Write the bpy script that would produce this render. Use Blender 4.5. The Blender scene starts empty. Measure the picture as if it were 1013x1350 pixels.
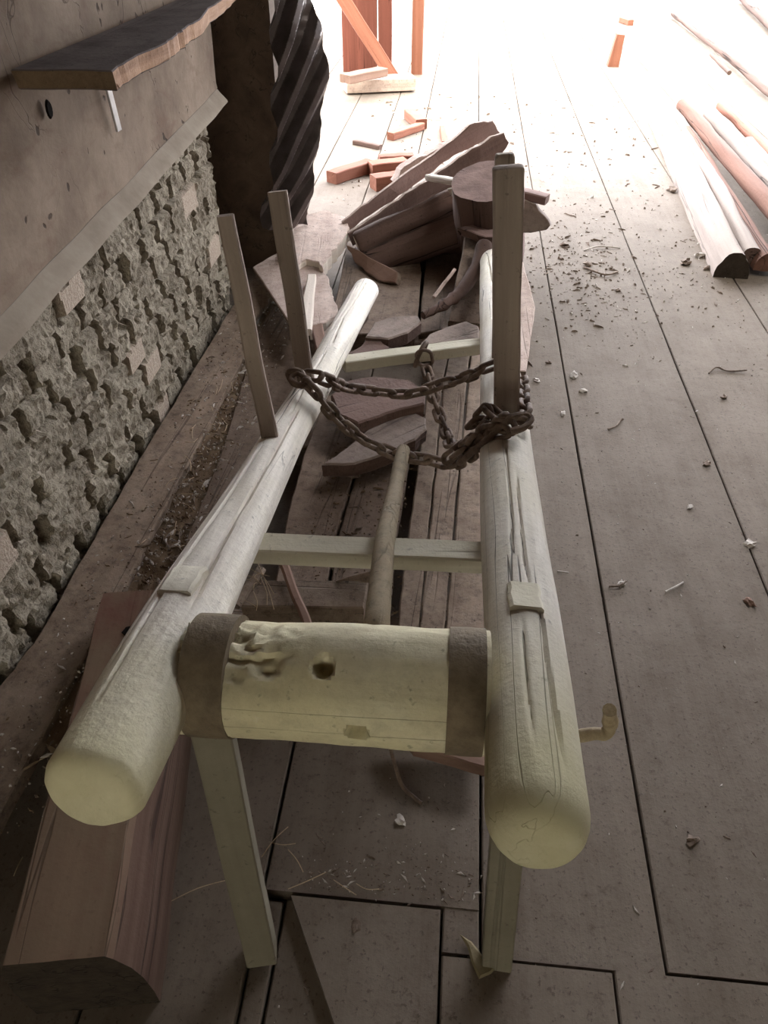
import bpy, bmesh, math, random
from mathutils import Vector, Matrix, noise
random.seed(7)
SC = bpy.context.scene
COL = SC.collection

# ------------------------------------------------------------------ camera model
CAM_H, F_PX = 1.2, 1010.0
PITCH, YAW = math.radians(39.9), math.radians(5.38)
EYE = Vector((0, 0, CAM_H))
def ray(px, py):
    x = (px - 506.5) / F_PX; y = -(py - 675) / F_PX
    f = math.cos(PITCH) + math.sin(PITCH) * y
    u = -math.sin(PITCH) + math.cos(PITCH) * y
    c, s = math.cos(YAW), math.sin(YAW)
    return Vector((x * c - f * s, x * s + f * c, u))
def PZ(px, py, z):
    d = ray(px, py); return EYE + d * ((z - CAM_H) / d.z)
def PY(px, py, y):
    d = ray(px, py); return EYE + d * (y / d.y)
def PX(px, py, x):
    d = ray(px, py); return EYE + d * (x / d.x)

cam = bpy.data.objects.new('camera', bpy.data.cameras.new('camera'))
COL.objects.link(cam)
cam.location = EYE
cam.rotation_euler = (math.pi / 2 - PITCH, 0, YAW)
cam.data.sensor_fit = 'VERTICAL'
cam.data.sensor_height = 36.0
cam.data.lens = 36.0 * F_PX / 1350
cam.data.clip_start = 0.02
cam.data.clip_end = 200
SC.camera = cam

# ------------------------------------------------------------------ materials
def lin(c):
    return tuple(((v / 255) / 12.92 if v / 255 <= .04045 else ((v / 255 + .055) / 1.055) ** 2.4) for v in c) + (1,)

class NT:
    def __init__(s, name):
        s.m = bpy.data.materials.new(name); s.m.use_nodes = True
        s.t = s.m.node_tree; s.t.nodes.clear()
        s.out = s.n('ShaderNodeOutputMaterial'); s.b = s.n('ShaderNodeBsdfPrincipled')
        s.l(s.b.outputs[0], s.out.inputs[0])
        tc = s.n('ShaderNodeTexCoord'); oi = s.n('ShaderNodeObjectInfo')
        mul = s.n('ShaderNodeMath'); mul.operation = 'MULTIPLY'; mul.inputs[1].default_value = 7.3
        s.l(oi.outputs['Random'], mul.inputs[0])
        add = s.n('ShaderNodeVectorMath'); add.operation = 'ADD'
        s.l(tc.outputs['Object'], add.inputs[0]); s.l(mul.outputs[0], add.inputs[1])
        s.co = add.outputs[0]; s.rnd = oi.outputs['Random']; s.raw = tc.outputs['Object']
    def n(s, k): return s.t.nodes.new(k)
    def l(s, a, b): s.t.links.new(a, b)
    def noise(s, scale, detail=6, rough=.6, sx=(1, 1, 1), dist=0):
        mp = s.n('ShaderNodeMapping'); mp.inputs['Scale'].default_value = sx
        s.l(s.co, mp.inputs['Vector'])
        n = s.n('ShaderNodeTexNoise'); n.inputs['Scale'].default_value = scale
        n.inputs['Detail'].default_value = detail; n.inputs['Roughness'].default_value = rough
        n.inputs['Distortion'].default_value = dist
        s.l(mp.outputs[0], n.inputs['Vector']); return n.outputs['Fac']
    def ramp(s, fac, stops):
        r = s.n('ShaderNodeValToRGB'); e = r.color_ramp.elements
        while len(e) < len(stops): e.new(.5)
        for el, (p, c) in zip(e, stops): el.position = p; el.color = c
        s.l(fac, r.inputs[0]); return r.outputs[0]
    def mask(s, fac, a, b):
        r = s.n('ShaderNodeMapRange'); r.inputs[1].default_value = a; r.inputs[2].default_value = b
        s.l(fac, r.inputs[0]); return r.outputs[0]
    def math(s, op, a, b=None):
        m = s.n('ShaderNodeMath'); m.operation = op
        for i, v in enumerate((a, b)):
            if v is None: continue
            if isinstance(v, (int, float)): m.inputs[i].default_value = v
            else: s.l(v, m.inputs[i])
        return m.outputs[0]
    def mix(s, fac, a, b, mode='MIX'):
        m = s.n('ShaderNodeMix'); m.data_type = 'RGBA'; m.blend_type = mode
        if isinstance(fac, (int, float)): m.inputs[0].default_value = fac
        else: s.l(fac, m.inputs[0])
        for i, v in ((6, a), (7, b)):
            if isinstance(v, tuple): m.inputs[i].default_value = v
            else: s.l(v, m.inputs[i])
        return m.outputs[2]
    def line(s, fac, w, mid=.5):
        d = s.math('ABSOLUTE', s.math('SUBTRACT', fac, mid))
        return s.mask(d, w, w * .3)
    def done(s, col, height=None, bump=.3, dist=.004, rough=.85, spec=.25):
        if isinstance(col, tuple): s.b.inputs['Base Color'].default_value = col
        else: s.l(col, s.b.inputs['Base Color'])
        s.b.inputs['Roughness'].default_value = rough
        s.b.inputs['Specular IOR Level'].default_value = spec
        if height is not None:
            bp = s.n('ShaderNodeBump'); bp.inputs['Strength'].default_value = bump
            bp.inputs['Distance'].default_value = dist
            s.l(height, bp.inputs['Height']); s.l(bp.outputs[0], s.b.inputs['Normal'])
        return s.m

def wood(name, dark, light, dust=None, crackf=17, dustamt=.5, crack=.5, crackw=.012, tint=None, grain=26, bump=.5, rough=.85, specks=.35, spec=.2, lump=0, algae=None):
    t = NT(name)
    g = t.noise(grain, 7, .65, (1, .045, 1), .4)
    c = t.ramp(g, [(.3, lin(dark)), (.7, lin(light))])
    blot = t.noise(7, 4, .6, (1, .5, 1))
    if tint: c = t.mix(t.math('MULTIPLY', t.mask(blot, .45, .65), .8), c, lin(tint))
    if dust:
        d = t.noise(11, 9, .72)
        c = t.mix(t.math('MULTIPLY', t.mask(d, .36, .62), dustamt), c, lin(dust))
    h = g
    sp = t.noise(95, 3, .6)
    if specks:
        c = t.mix(t.math('MULTIPLY', t.mask(sp, .64, .72), specks), c, lin([v * .45 for v in dark]))
    h = t.math('ADD', t.math('MULTIPLY', h, .6), t.math('MULTIPLY', sp, .5))
    if crack:
        w = t.noise(crackf, 3, .5, (1, .022, 1), .25)
        k = t.math('MULTIPLY', t.line(w, crackw), t.mask(t.noise(5, 2, .5, (1, .3, 1)), .46, .58))
        c = t.mix(t.math('MULTIPLY', k, crack), c, lin([v * .25 for v in dark]))
        h = t.math('SUBTRACT', h, t.math('MULTIPLY', k, 1.5))
    if lump:
        lp = t.noise(38, 10, .8)
        c = t.mix(t.math('MULTIPLY', t.mask(lp, .5, .3), lump * .75), c, lin([v * .45 for v in dark]))
        c = t.mix(t.math('MULTIPLY', t.mask(lp, .6, .72), lump * .4), c, lin([min(255, v * 1.25) for v in light]))
        h = t.math('ADD', h, t.math('MULTIPLY', lp, lump * 1.6))
    if algae:
        sp_ = t.n('ShaderNodeSeparateXYZ'); t.l(t.raw, sp_.inputs[0])
        am = t.math('ADD', t.mask(sp_.outputs['Y'], .22, -.03), t.math('MULTIPLY', t.math('SUBTRACT', t.noise(9, 5, .65), .5), .9))
        c = t.mix(t.math('MULTIPLY', t.mask(am, .1, .9), .75), c, lin(algae))
    v = t.math('ADD', t.math('MULTIPLY', t.rnd, .3), .85)
    hs = t.n('ShaderNodeHueSaturation'); t.l(v, hs.inputs['Value']); t.l(c, hs.inputs['Color'])
    return t.done(hs.outputs[0], h, bump, .004, rough, spec)

M = {}
M['rail'] = wood('weathered_log', (184, 175, 164), (242, 236, 226), tint=(210, 202, 184), crack=.7, crackw=.0045, crackf=24, grain=34, bump=.6, specks=.4, algae=(190, 182, 140), lump=.25)
M['end'] = wood('algae_end_grain', (184, 178, 152), (216, 210, 184), crack=.3, grain=50, specks=.45)
M['drumwood'] = wood('drum_wood', (200, 193, 166), (240, 234, 208), tint=(216, 206, 166), crack=.5, crackw=.006, grain=20, bump=.5, specks=.5, lump=.35, dust=(166, 150, 120), dustamt=.45)
M['bar'] = wood('crossbar_wood', (178, 171, 155), (220, 213, 198), tint=(190, 183, 160), crack=.4, grain=20)
M['stake'] = wood('stake_wood', (126, 112, 101), (168, 151, 138), crack=.5, grain=22, specks=.5)
M['leg'] = wood('leg_wood', (112, 105, 90), (136, 129, 112), crack=.2, grain=18, dust=(104, 97, 82))
M['brown'] = wood('dusty_brown_board', (92, 76, 63), (124, 105, 90), dust=(148, 131, 116), dustamt=.6, crack=.35, grain=18, specks=.7, lump=1)
M['darkbrown'] = wood('dark_dusty_board', (84, 69, 58), (114, 96, 83), dust=(130, 113, 100), dustamt=.6, crack=.5, grain=18, specks=.7, lump=1)
M['beam'] = wood('heartwood_beam', (96, 76, 62), (130, 108, 90), tint=(104, 62, 56), dust=(120, 104, 86), dustamt=.45, crack=.4, grain=12, specks=.2, bump=.3)
M['beamside'] = wood('split_maroon_side', (70, 47, 40), (112, 91, 78), crack=.5, grain=16, specks=.1)
M['slabwood'] = wood('grey_offcut', (112, 98, 90), (150, 134, 124), dust=(134, 118, 108), dustamt=.5, crack=.4, grain=20, lump=0.7)
M['bark'] = wood('dark_bark', (74, 58, 52), (112, 90, 82), crack=.8, crackw=.02, grain=12, bump=.9, specks=.6)
M['pile'] = wood('pile_slab', (110, 90, 85), (150, 126, 120), crack=.6, grain=14, bump=.7)
M['pale'] = wood('pale_rubble_wood', (176, 156, 146), (214, 196, 186), dust=(150, 124, 112), dustamt=.5, crack=.3, grain=16, specks=.8, lump=0.7)
M['fresh'] = wood('pale_split_wood', (196, 184, 172), (226, 214, 204), crack=.2, grain=24, specks=.3)
M['pink'] = wood('reddish_batten', (112, 87, 75), (140, 113, 100), crack=.3, grain=22)
M['orange'] = wood('orange_pine', (112, 70, 56), (142, 95, 78), crack=.3, grain=22)
M['pole'] = wood('brown_pole', (92, 64, 54), (128, 94, 80), crack=.7, grain=16, bump=.8)
M['greypole'] = wood('grey_pole', (120, 108, 102), (156, 144, 136), crack=.5, grain=18)
M['fence'] = wood('fence_board', (84, 48, 40), (118, 70, 60), crack=.5, grain=10)
M['lever'] = wood('stick_wood', (116, 104, 84), (150, 136, 112), dust=(122, 104, 84), dustamt=.5, crack=.2, grain=16, specks=.6, bump=.5, lump=0.7)
M['shelfwood'] = wood('grimy_shelf_top', (62, 54, 52), (98, 88, 86), dust=(112, 102, 100), dustamt=.6, crack=.3, grain=10, specks=.9)
M['brokenwood'] = wood('broken_tan_wood', (132, 100, 78), (184, 148, 120), crack=.6, grain=40, bump=.9)

def rust(name, a, b):
    t = NT(name); n1 = t.noise(30, 8, .7); n2 = t.noise(120, 4, .6)
    c = t.mix(t.mask(n1, .35, .65), lin(a), lin(b))
    return t.done(c, t.math('ADD', n1, n2), .6, .002, .8, .3)
M['chain'] = rust('rusty_iron', (78, 64, 56), (132, 112, 98))
M['band'] = rust('rusty_band', (92, 80, 64), (122, 107, 86))
M['iron'] = rust('dull_iron', (128, 112, 88), (186, 168, 138))
def metal(name, c, rough):
    t = NT(name); n = t.noise(14, 5, .6)
    col = t.ramp(n, [(.3, lin([v * .75 for v in c])), (.7, lin(c))])
    t.b.inputs['Metallic'].default_value = .85
    return t.done(col, n, .1, .002, rough, .5)
t = NT('dark_sheet_metal'); n = t.noise(14, 5, .6)  # dark grey metal with a mottled tone
t.b.inputs['Metallic'].default_value = .5
M['sheet'] = t.done(t.ramp(n, [(.3, lin((74, 66, 64))), (.7, lin((104, 94, 92)))]), n, .1, .002, .38, .4)
M['bracket'] = metal('steel_bracket', (245, 245, 245), .35)
t = NT('black_hole'); M['black'] = t.done(lin((22, 18, 16)), rough=.95, spec=.05)

# plaster
t = NT('stained_plaster')
n1 = t.noise(3.2, 8, .68); n2 = t.noise(14, 6, .65, (1, .6, 1.6), .6); n3 = t.noise(60, 4, .6)
c = t.ramp(n1, [(.28, lin((86, 72, 60))), (.5, lin((124, 108, 94))), (.72, lin((150, 134, 118)))])
c = t.mix(t.math('MULTIPLY', t.mask(n2, .52, .7), .55), c, lin((110, 88, 74)))
pit = t.mask(t.noise(26, 2, .5), .70, .735)
c = t.mix(t.math('MULTIPLY', pit, .8), c, lin((52, 42, 36)))
crk = t.math('MULTIPLY', t.line(t.noise(4.5, 4, .6, (1, 1, 1), .5), .006), t.mask(t.noise(2.5, 2, .5), .5, .6))
c = t.mix(t.math('MULTIPLY', crk, .6), c, lin((54, 44, 38)))
h = t.math('SUBTRACT', t.math('ADD', n2, t.math('MULTIPLY', n3, .3)), t.math('ADD', pit, crk))
M['plaster'] = t.done(c, h, .5, .006, .9, .15)
t = NT('plaster_lip')
n1 = t.noise(9, 6, .65)
M['lip'] = t.done(t.ramp(n1, [(.3, lin((126, 113, 99))), (.7, lin((154, 143, 129)))]), n1, .3, .005, .9, .15)

# rough masonry
t = NT('rough_masonry')
n1 = t.noise(9, 8, .7); n2 = t.noise(75, 6, .75); n3 = t.noise(150, 3, .6)
c = t.ramp(n1, [(.3, lin((122, 112, 98))), (.6, lin((160, 150, 134))), (.8, lin((180, 172, 154)))])
c = t.mix(t.math('MULTIPLY', t.mask(n2, .52, .34), .75), c, lin((70, 60, 50)))
at = t.n('ShaderNodeAttribute'); at.attribute_name = 'smoothbrick'
c = t.mix(at.outputs['Fac'], c, t.ramp(n3, [(.3, lin((158, 140, 126))), (.7, lin((184, 170, 154)))]))
M['masonry'] = t.done(c, t.math('ADD', n2, t.math('MULTIPLY', n3, .5)), .7, .006, .95, .1)

# floor boards
t = NT('dusty_floorboards')
g = t.noise(14, 10, .74, (1, .06, 1), .3); d = t.noise(5, 9, .72); sp = t.noise(130, 3, .6); d2 = t.noise(28, 7, .7)
c = t.ramp(g, [(.3, lin((92, 80, 69))), (.7, lin((114, 102, 91)))])
c = t.mix(t.math('MULTIPLY', t.mask(d, .35, .65), .55), c, lin((128, 117, 107)))
c = t.mix(t.math('MULTIPLY', t.mask(d2, .56, .72), .45), c, lin((80, 69, 61)))
c = t.mix(t.math('MULTIPLY', t.mask(sp, .60, .68), .55), c, lin((62, 53, 47)))
lp = t.noise(60, 8, .75)
c = t.mix(t.math('MULTIPLY', t.mask(lp, .45, .3), .5), c, lin((66, 56, 49)))
c = t.mix(t.math('MULTIPLY', t.mask(lp, .62, .75), .35), c, lin((152, 142, 134)))
geo = t.n('ShaderNodeNewGeometry')
v = t.math('ADD', t.math('MULTIPLY', geo.outputs['Random Per Island'], .12), .92)
hs = t.n('ShaderNodeHueSaturation'); t.l(v, hs.inputs['Value']); t.l(c, hs.inputs['Color'])
M['floor'] = t.done(hs.outputs[0], t.math('ADD', t.math('MULTIPLY', d2, .6), t.math('ADD', g, t.math('MULTIPLY', sp, .3))), .4, .005, .8, .2)
M['nearboard'] = wood('dirty_near_board', (92, 80, 70), (116, 104, 94), dust=(124, 112, 104), dustamt=.5, crack=.2, grain=8, specks=.6, bump=.4, lump=0.7)
M['ceiling'] = wood('dark_roof_boards', (70, 56, 46), (104, 86, 72), grain=10)
M['crumb'] = wood('dirt_crumb', (84, 70, 60), (140, 124, 112), crack=0, grain=60)
M['clod'] = wood('plaster_crumb', (150, 140, 132), (206, 198, 190), crack=0, grain=60)
M['dirt'] = wood('loose_soil', (76, 60, 48), (112, 92, 74), crack=0, grain=60, bump=1, dust=(128, 108, 84), specks=.8)
M['darkend'] = wood('dark_end_grain', (44, 37, 31), (64, 55, 46), crack=.5, grain=40)
M['straw'] = wood('dry_straw', (158, 136, 110), (196, 174, 146), crack=0, grain=40)
M['leaf'] = wood('dry_chip', (104, 94, 72), (128, 116, 92), crack=0, grain=40)

# ------------------------------------------------------------------ mesh helpers
def link(name, me, mats, mat4=None, parent=None, smooth=True):
    me.name = name
    for m in (mats if isinstance(mats, (list, tuple)) else [mats]): me.materials.append(m)
    o = bpy.data.objects.new(name, me); COL.objects.link(o)
    mat4 = mat4 or Matrix.Identity(4)
    if parent is not None:
        o.parent = parent
        o.matrix_basis = WORLD[parent.name].inverted() @ mat4
    else:
        o.matrix_basis = mat4
    WORLD[o.name] = mat4
    if smooth:
        for p in me.polygons: p.use_smooth = True
        me.set_sharp_from_angle(angle=math.radians(38))
    return o
WORLD = {}
def tag(o, label, cat, group=None, kind=None):
    if label: o['label'] = label
    if cat: o['category'] = cat
    if group: o['group'] = group
    if kind: o['kind'] = kind
    return o
def empty(name, loc, label, cat, group=None):
    o = bpy.data.objects.new(name, None); COL.objects.link(o)
    o.location = loc; o.empty_display_size = .05
    WORLD[o.name] = Matrix.Translation(loc)
    return tag(o, label, cat, group)
def frame(p0, p1, side=None):
    y = (p1 - p0).normalized()
    if side is None:
        side = y.cross(Vector((0, 0, 1)))
        if side.length < .05: side = Vector((1, 0, 0))
    x = (side - y * side.dot(y)).normalized(); z = x.cross(y)
    m = Matrix((x, y, z)).transposed().to_4x4(); m.translation = p0
    return m
def prof_rect(w, h, ch, n=4):
    a, b = w / 2, h / 2; ch = min(ch, a * .8, b * .8)
    cs = [(a, -b + ch), (a, b - ch), (a - ch, b), (-a + ch, b), (-a, b - ch), (-a, -b + ch), (-a + ch, -b), (a - ch, -b)]
    out = []
    for i in range(8):
        p, q = cs[i], cs[(i + 1) % 8]; k = n if i % 2 == 0 else 1
        for j in range(k): out.append((p[0] + (q[0] - p[0]) * j / k, p[1] + (q[1] - p[1]) * j / k))
    return out
def prof_round(r, r2=None, n=24):
    r2 = r2 or r
    return [(r * math.cos(2 * math.pi * i / n), r2 * math.sin(2 * math.pi * i / n)) for i in range(n)]
def prof_half(w, h, n=14):
    pts = [(w / 2 * math.cos(math.pi * i / n), h * math.sin(math.pi * i / n) - h / 2) for i in range(n + 1)]
    pts += [(-w / 2 + w * i / 5, -h / 2) for i in range(1, 5)]
    return pts
def loft(stations, ring, jit=0, jf=12, seed=None, capmat=1):
    """stations: (y, scale, dx, dz); ring: unit-size profile [(x, z)]"""
    seed = random.random() * 100 if seed is None else seed
    bm = bmesh.new(); rings = []
    for (y, s, dx, dz) in stations:
        r = []
        for (x, z) in ring:
            k = 1 + (noise.noise(Vector((x * jf * 3 + seed, y * jf * .35, z * jf * 3))) * jit / max(.004, math.hypot(x, z)) if jit else 0)
            r.append(bm.verts.new((x * s * k + dx, y, z * s * k + dz)))
        rings.append(r)
    n = len(ring)
    for a, b in zip(rings, rings[1:]):
        for i in range(n): bm.faces.new((a[i], b[i], b[(i + 1) % n], a[(i + 1) % n]))
    f0 = bm.faces.new(rings[0]); f1 = bm.faces.new(list(reversed(rings[-1])))
    f0.material_index = f1.material_index = capmat
    bmesh.ops.recalc_face_normals(bm, faces=bm.faces)
    me = bpy.data.meshes.new('m'); bm.to_mesh(me); bm.free()
    return me
def stn(L, seg, s0=1, s1=1, bow=0, wob=0, rnd=0):
    out = []; sd = random.random() * 50
    for i in range(seg + 1):
        t = i / seg; s = s0 + (s1 - s0) * t
        out.append((L * t, s, wob * noise.noise(Vector((t * 3 + sd, 0, 0))), bow * math.sin(math.pi * t) + wob * noise.noise(Vector((0, t * 3 + sd, 4)))))
    if rnd:
        a = out[0]; b = out[-1]
        out = [(a[0], a[1] * .8, a[2], a[3]), (a[0] + rnd * .3, a[1] * .93, a[2], a[3]), (a[0] + rnd, a[1], a[2], a[3])] + out[1:-1] + \
              [(b[0] - rnd, b[1], b[2], b[3]), (b[0] - rnd * .3, b[1] * .93, b[2], b[3]), (b[0], b[1] * .8, b[2], b[3])]
    return out
def beam(name, p0, p1, w, t, mat, end=None, parent=None, side=None, shape='rect', ch=.004, seg=14, jit=.002, s1=1, bow=0, wob=.003, rnd=0, label=None, cat=None, group=None):
    p0, p1 = Vector(p0), Vector(p1); L = (p1 - p0).length
    ring = prof_rect(w, t, ch) if shape == 'rect' else prof_round(w / 2, t / 2) if shape == 'round' else prof_half(w, t)
    me = loft(stn(L, seg, 1, s1, bow, wob, rnd), ring, jit)
    o = link(name, me, [mat, end or mat], frame(p0, p1, side), parent)
    if label: tag(o, label, cat, group)
    return o
def poly(name, pts, thick, mat, edge=None, parent=None, jag=.004, sub=4, along=None, up=None, bev=.003, label=None, cat=None, group=None, wav=.003):
    """a slab: world outline pts is its face, extruded away from the viewer by thick; grain along its longest side"""
    pts = [Vector(p) for p in pts]; c = sum(pts, Vector()) / len(pts)
    nrm = Vector()
    for a, b in zip(pts, pts[1:] + pts[:1]): nrm += (a - c).cross(b - c)
    nrm.normalize()
    if (nrm.dot(Vector(up) if up else EYE - c)) < 0: nrm = -nrm; pts.reverse()
    if along is None:
        along = max(((a - b) for a in pts for b in pts), key=lambda v: v.length)
    y = (along - nrm * along.dot(nrm)).normalized(); x = y.cross(nrm)
    m = Matrix((x, y, nrm)).transposed().to_4x4(); m.translation = c
    inv = m.inverted(); lp = [inv @ p for p in pts]; out = []
    sd = random.random() * 90
    for a, b in zip(lp, lp[1:] + lp[:1]):
        d = b - a; k = max(1, min(sub, int(d.length / .02)))
        px = Vector((d.y, -d.x, 0)).normalized()
        for j in range(k):
            p = a + d * (j / k)
            if j: p = p + px * random.uniform(-jag, jag)
            out.append(p)
    bm = bmesh.new()
    def dz(p): return wav * noise.noise(Vector((p.x * 9 + sd, p.y * 5, 0)))
    T = [bm.verts.new((p.x, p.y, p.z + dz(p))) for p in out]
    B = [bm.verts.new((p.x * .985, p.y * .985, p.z - thick + dz(p))) for p in out]
    n = len(out)
    top = bm.faces.new(T); bm.faces.new(list(reversed(B)))
    for i in range(n):
        f = bm.faces.new((T[i], B[i], B[(i + 1) % n], T[(i + 1) % n])); f.material_index = 1
    bmesh.ops.recalc_face_normals(bm, faces=bm.faces)
    if bev: bmesh.ops.bevel(bm, geom=[e for e in bm.edges if any(f.material_index == 0 for f in e.link_faces) and any(f.material_index == 1 for f in e.link_faces)], offset=bev, segments=1, affect='EDGES', clamp_overlap=True)
    bmesh.ops.triangulate(bm, faces=[f for f in bm.faces if len(f.verts) > 4])
    me = bpy.data.meshes.new('m'); bm.to_mesh(me); bm.free()
    o = link(name, me, [mat, edge or mat], m, parent, smooth=False)
    if label: tag(o, label, cat, group)
    return o
def tube_mesh(pts, r, n=8, jit=0):
    bm = bmesh.new(); rings = []
    pts = [Vector(p) for p in pts]
    for i, p in enumerate(pts):
        d = (pts[min(i + 1, len(pts) - 1)] - pts[max(i - 1, 0)]).normalized()
        u = d.cross(Vector((.13, .2, 1))).normalized(); v = d.cross(u)
        rr = r[i] if isinstance(r, (list, tuple)) else r
        rr *= 1 + jit * noise.noise(p * 60)
        rings.append([bm.verts.new(p + (u * math.cos(2 * math.pi * k / n) + v * math.sin(2 * math.pi * k / n)) * rr) for k in range(n)])
    for a, b in zip(rings, rings[1:]):
        for k in range(n): bm.faces.new((a[k], a[(k + 1) % n], b[(k + 1) % n], b[k]))
    bm.faces.new(rings[0]); bm.faces.new(list(reversed(rings[-1])))
    bmesh.ops.recalc_face_normals(bm, faces=bm.faces)
    me = bpy.data.meshes.new('m'); bm.to_mesh(me); bm.free(); return me
def smooth_path(pts, k=6):
    pts = [Vector(p) for p in pts]; out = []
    for i in range(len(pts) - 1):
        a, b, c, d = pts[max(i - 1, 0)], pts[i], pts[i + 1], pts[min(i + 2, len(pts) - 1)]
        for j in range(k):
            t = j / k
            out.append(.5 * ((2 * b) + (c - a) * t + (2 * a - 5 * b + 4 * c - d) * t * t + (3 * b - a - 3 * c + d) * t ** 3))
    out.append(pts[-1]); return out
def tube(name, pts, r, mat, parent=None, n=8, jit=0, label=None, cat=None, group=None):
    me = tube_mesh(pts, r, n, jit); c = Vector(pts[0])
    me.transform(Matrix.Translation(-c))
    o = link(name, me, mat, Matrix.Translation(c), parent)
    if label: tag(o, label, cat, group)
    return o
def lump_mesh(r, sq=(1, 1, .6), sub=2, amt=.35):
    bm = bmesh.new(); bmesh.ops.create_icosphere(bm, subdivisions=sub, radius=1)
    sd = random.random() * 50
    for v in bm.verts:
        k = 1 + amt * noise.noise(v.co * 1.6 + Vector((sd, 0, 0))) + amt * .5 * noise.noise(v.co * 4 + Vector((sd, 3, 0)))
        v.co = Vector((v.co.x * sq[0], v.co.y * sq[1], v.co.z * sq[2])) * r * k
    me = bpy.data.meshes.new('m'); bm.to_mesh(me); bm.free(); return me

# ------------------------------------------------------------------ the setting
def add_board(bm, x0, x1, y0, y1, z1, z0=-.03, ch=.0022, seg=None):
    seg = seg or max(2, int((y1 - y0) / .25)); rings = []
    sd = random.random() * 90
    for i in range(seg + 1):
        y = y0 + (y1 - y0) * i / seg
        ja = .002 * noise.noise(Vector((sd, y * 6, 0))); jb = .002 * noise.noise(Vector((sd + 9, y * 6, 0)))
        ring = [(x0 + ja, z0), (x1 + jb, z0), (x1 + jb, z1 - ch), (x1 + jb - ch, z1), (x0 + ja + ch, z1), (x0 + ja, z1 - ch)]
        rings.append([bm.verts.new((x, y, z)) for x, z in ring])
    for a, b in zip(rings, rings[1:]):
        for i in range(6): bm.faces.new((a[i], a[(i + 1) % 6], b[(i + 1) % 6], b[i]))
    bm.faces.new(rings[0]); bm.faces.new(list(reversed(rings[-1])))
bm = bmesh.new()
seams = [-1.75, -1.4, -1.05, -.72, -.45, -.235, .098, .362, .72, 1.073, 1.42, 1.78, 2.14, 2.5, 2.86, 3.22, 3.6, 4.0, 4.4, 4.8, 5.2]
G = .0022
for a, b in zip(seams, seams[1:]):
    joint = {-.235: .512, .098: .447, .362: .452}.get(a)
    y0 = joint if joint else -2.6
    add_board(bm, a + G, b - G, y0, 14, 0)
add_board(bm, .04 + G, .285 - G, -2.6, .442, .003)
add_board(bm, .285 + G, .72 - G, -2.6, .447, 0)
add_board(bm, -.235 + G, -.20 - G, -2.6, .5, -.012)
add_board(bm, .04 + G, .098 - G, .449, .512, -.002)
# the board with a slanting left edge
q = [(-.19, .505), (.04 - G, .505), (.04 - G, -2.6), (.02, -2.6), (-.02, .2)]
vs = [bm.verts.new((x, y, .004)) for x, y in q]; vb = [bm.verts.new((x, y, -.03)) for x, y in q]
bm.faces.new(vs); bm.faces.new(list(reversed(vb)))
for i in range(5): bm.faces.new((vs[i], vb[i], vb[(i + 1) % 5], vs[(i + 1) % 5]))
add_board(bm, -.20 + G, .035, -2.6, .505, -.016)
vs = [bm.verts.new(p) for p in ((-1.8, -2.6, -.06), (5.3, -2.6, -.06), (5.3, 14, -.06), (-1.8, 14, -.06))]
bm.faces.new(vs)
bmesh.ops.recalc_face_normals(bm, faces=bm.faces)
me = bpy.data.meshes.new('floor'); bm.to_mesh(me); bm.free()
tag(link('floor', me, M['floor'], smooth=False), None, None, kind='structure')

WX = -.72
LEDGE = lambda y: .565 + .042 * y
# plastered upper wall with a rolled-out lower lip
def wall_strip(name, ys, prof, mat, uneven):
    bm = bmesh.new(); rings = []
    for y in ys:
        rings.append([bm.verts.new((x + uneven * noise.noise(Vector((y * 5, z * 7, 2))), y, LEDGE(y) + z + uneven * .8 * noise.noise(Vector((y * 6, z, 9))))) for x, z in prof])
    for a, b in zip(rings, rings[1:]):
        for i in range(len(prof) - 1): bm.faces.new((a[i], b[i], b[i + 1], a[i + 1]))
    bmesh.ops.recalc_face_normals(bm, faces=bm.faces)
    me = bpy.data.meshes.new(name); bm.to_mesh(me); bm.free()
    return link(name, me, mat)
YS = [-2.6 + .05 * i for i in range(103)]
prof = [(-.012, .035)] + [(-.014, .05 + .05 * i) for i in range(34)] + [(-.2, 1.75)]
tag(wall_strip('wall_left', YS, [(x + WX, z) for x, z in prof], M['plaster'], .006), None, None, kind='structure')
lip = [(-.06, -.006), (.008, -.006), (.014, -.001), (.013, .004), (.003, .015), (-.006, .024), (-.013, .033), (-.03, .036)]
tag(wall_strip('trim_1', YS, [(x + WX, z) for x, z in lip], M['lip'], .005), None, None, kind='structure')

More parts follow.
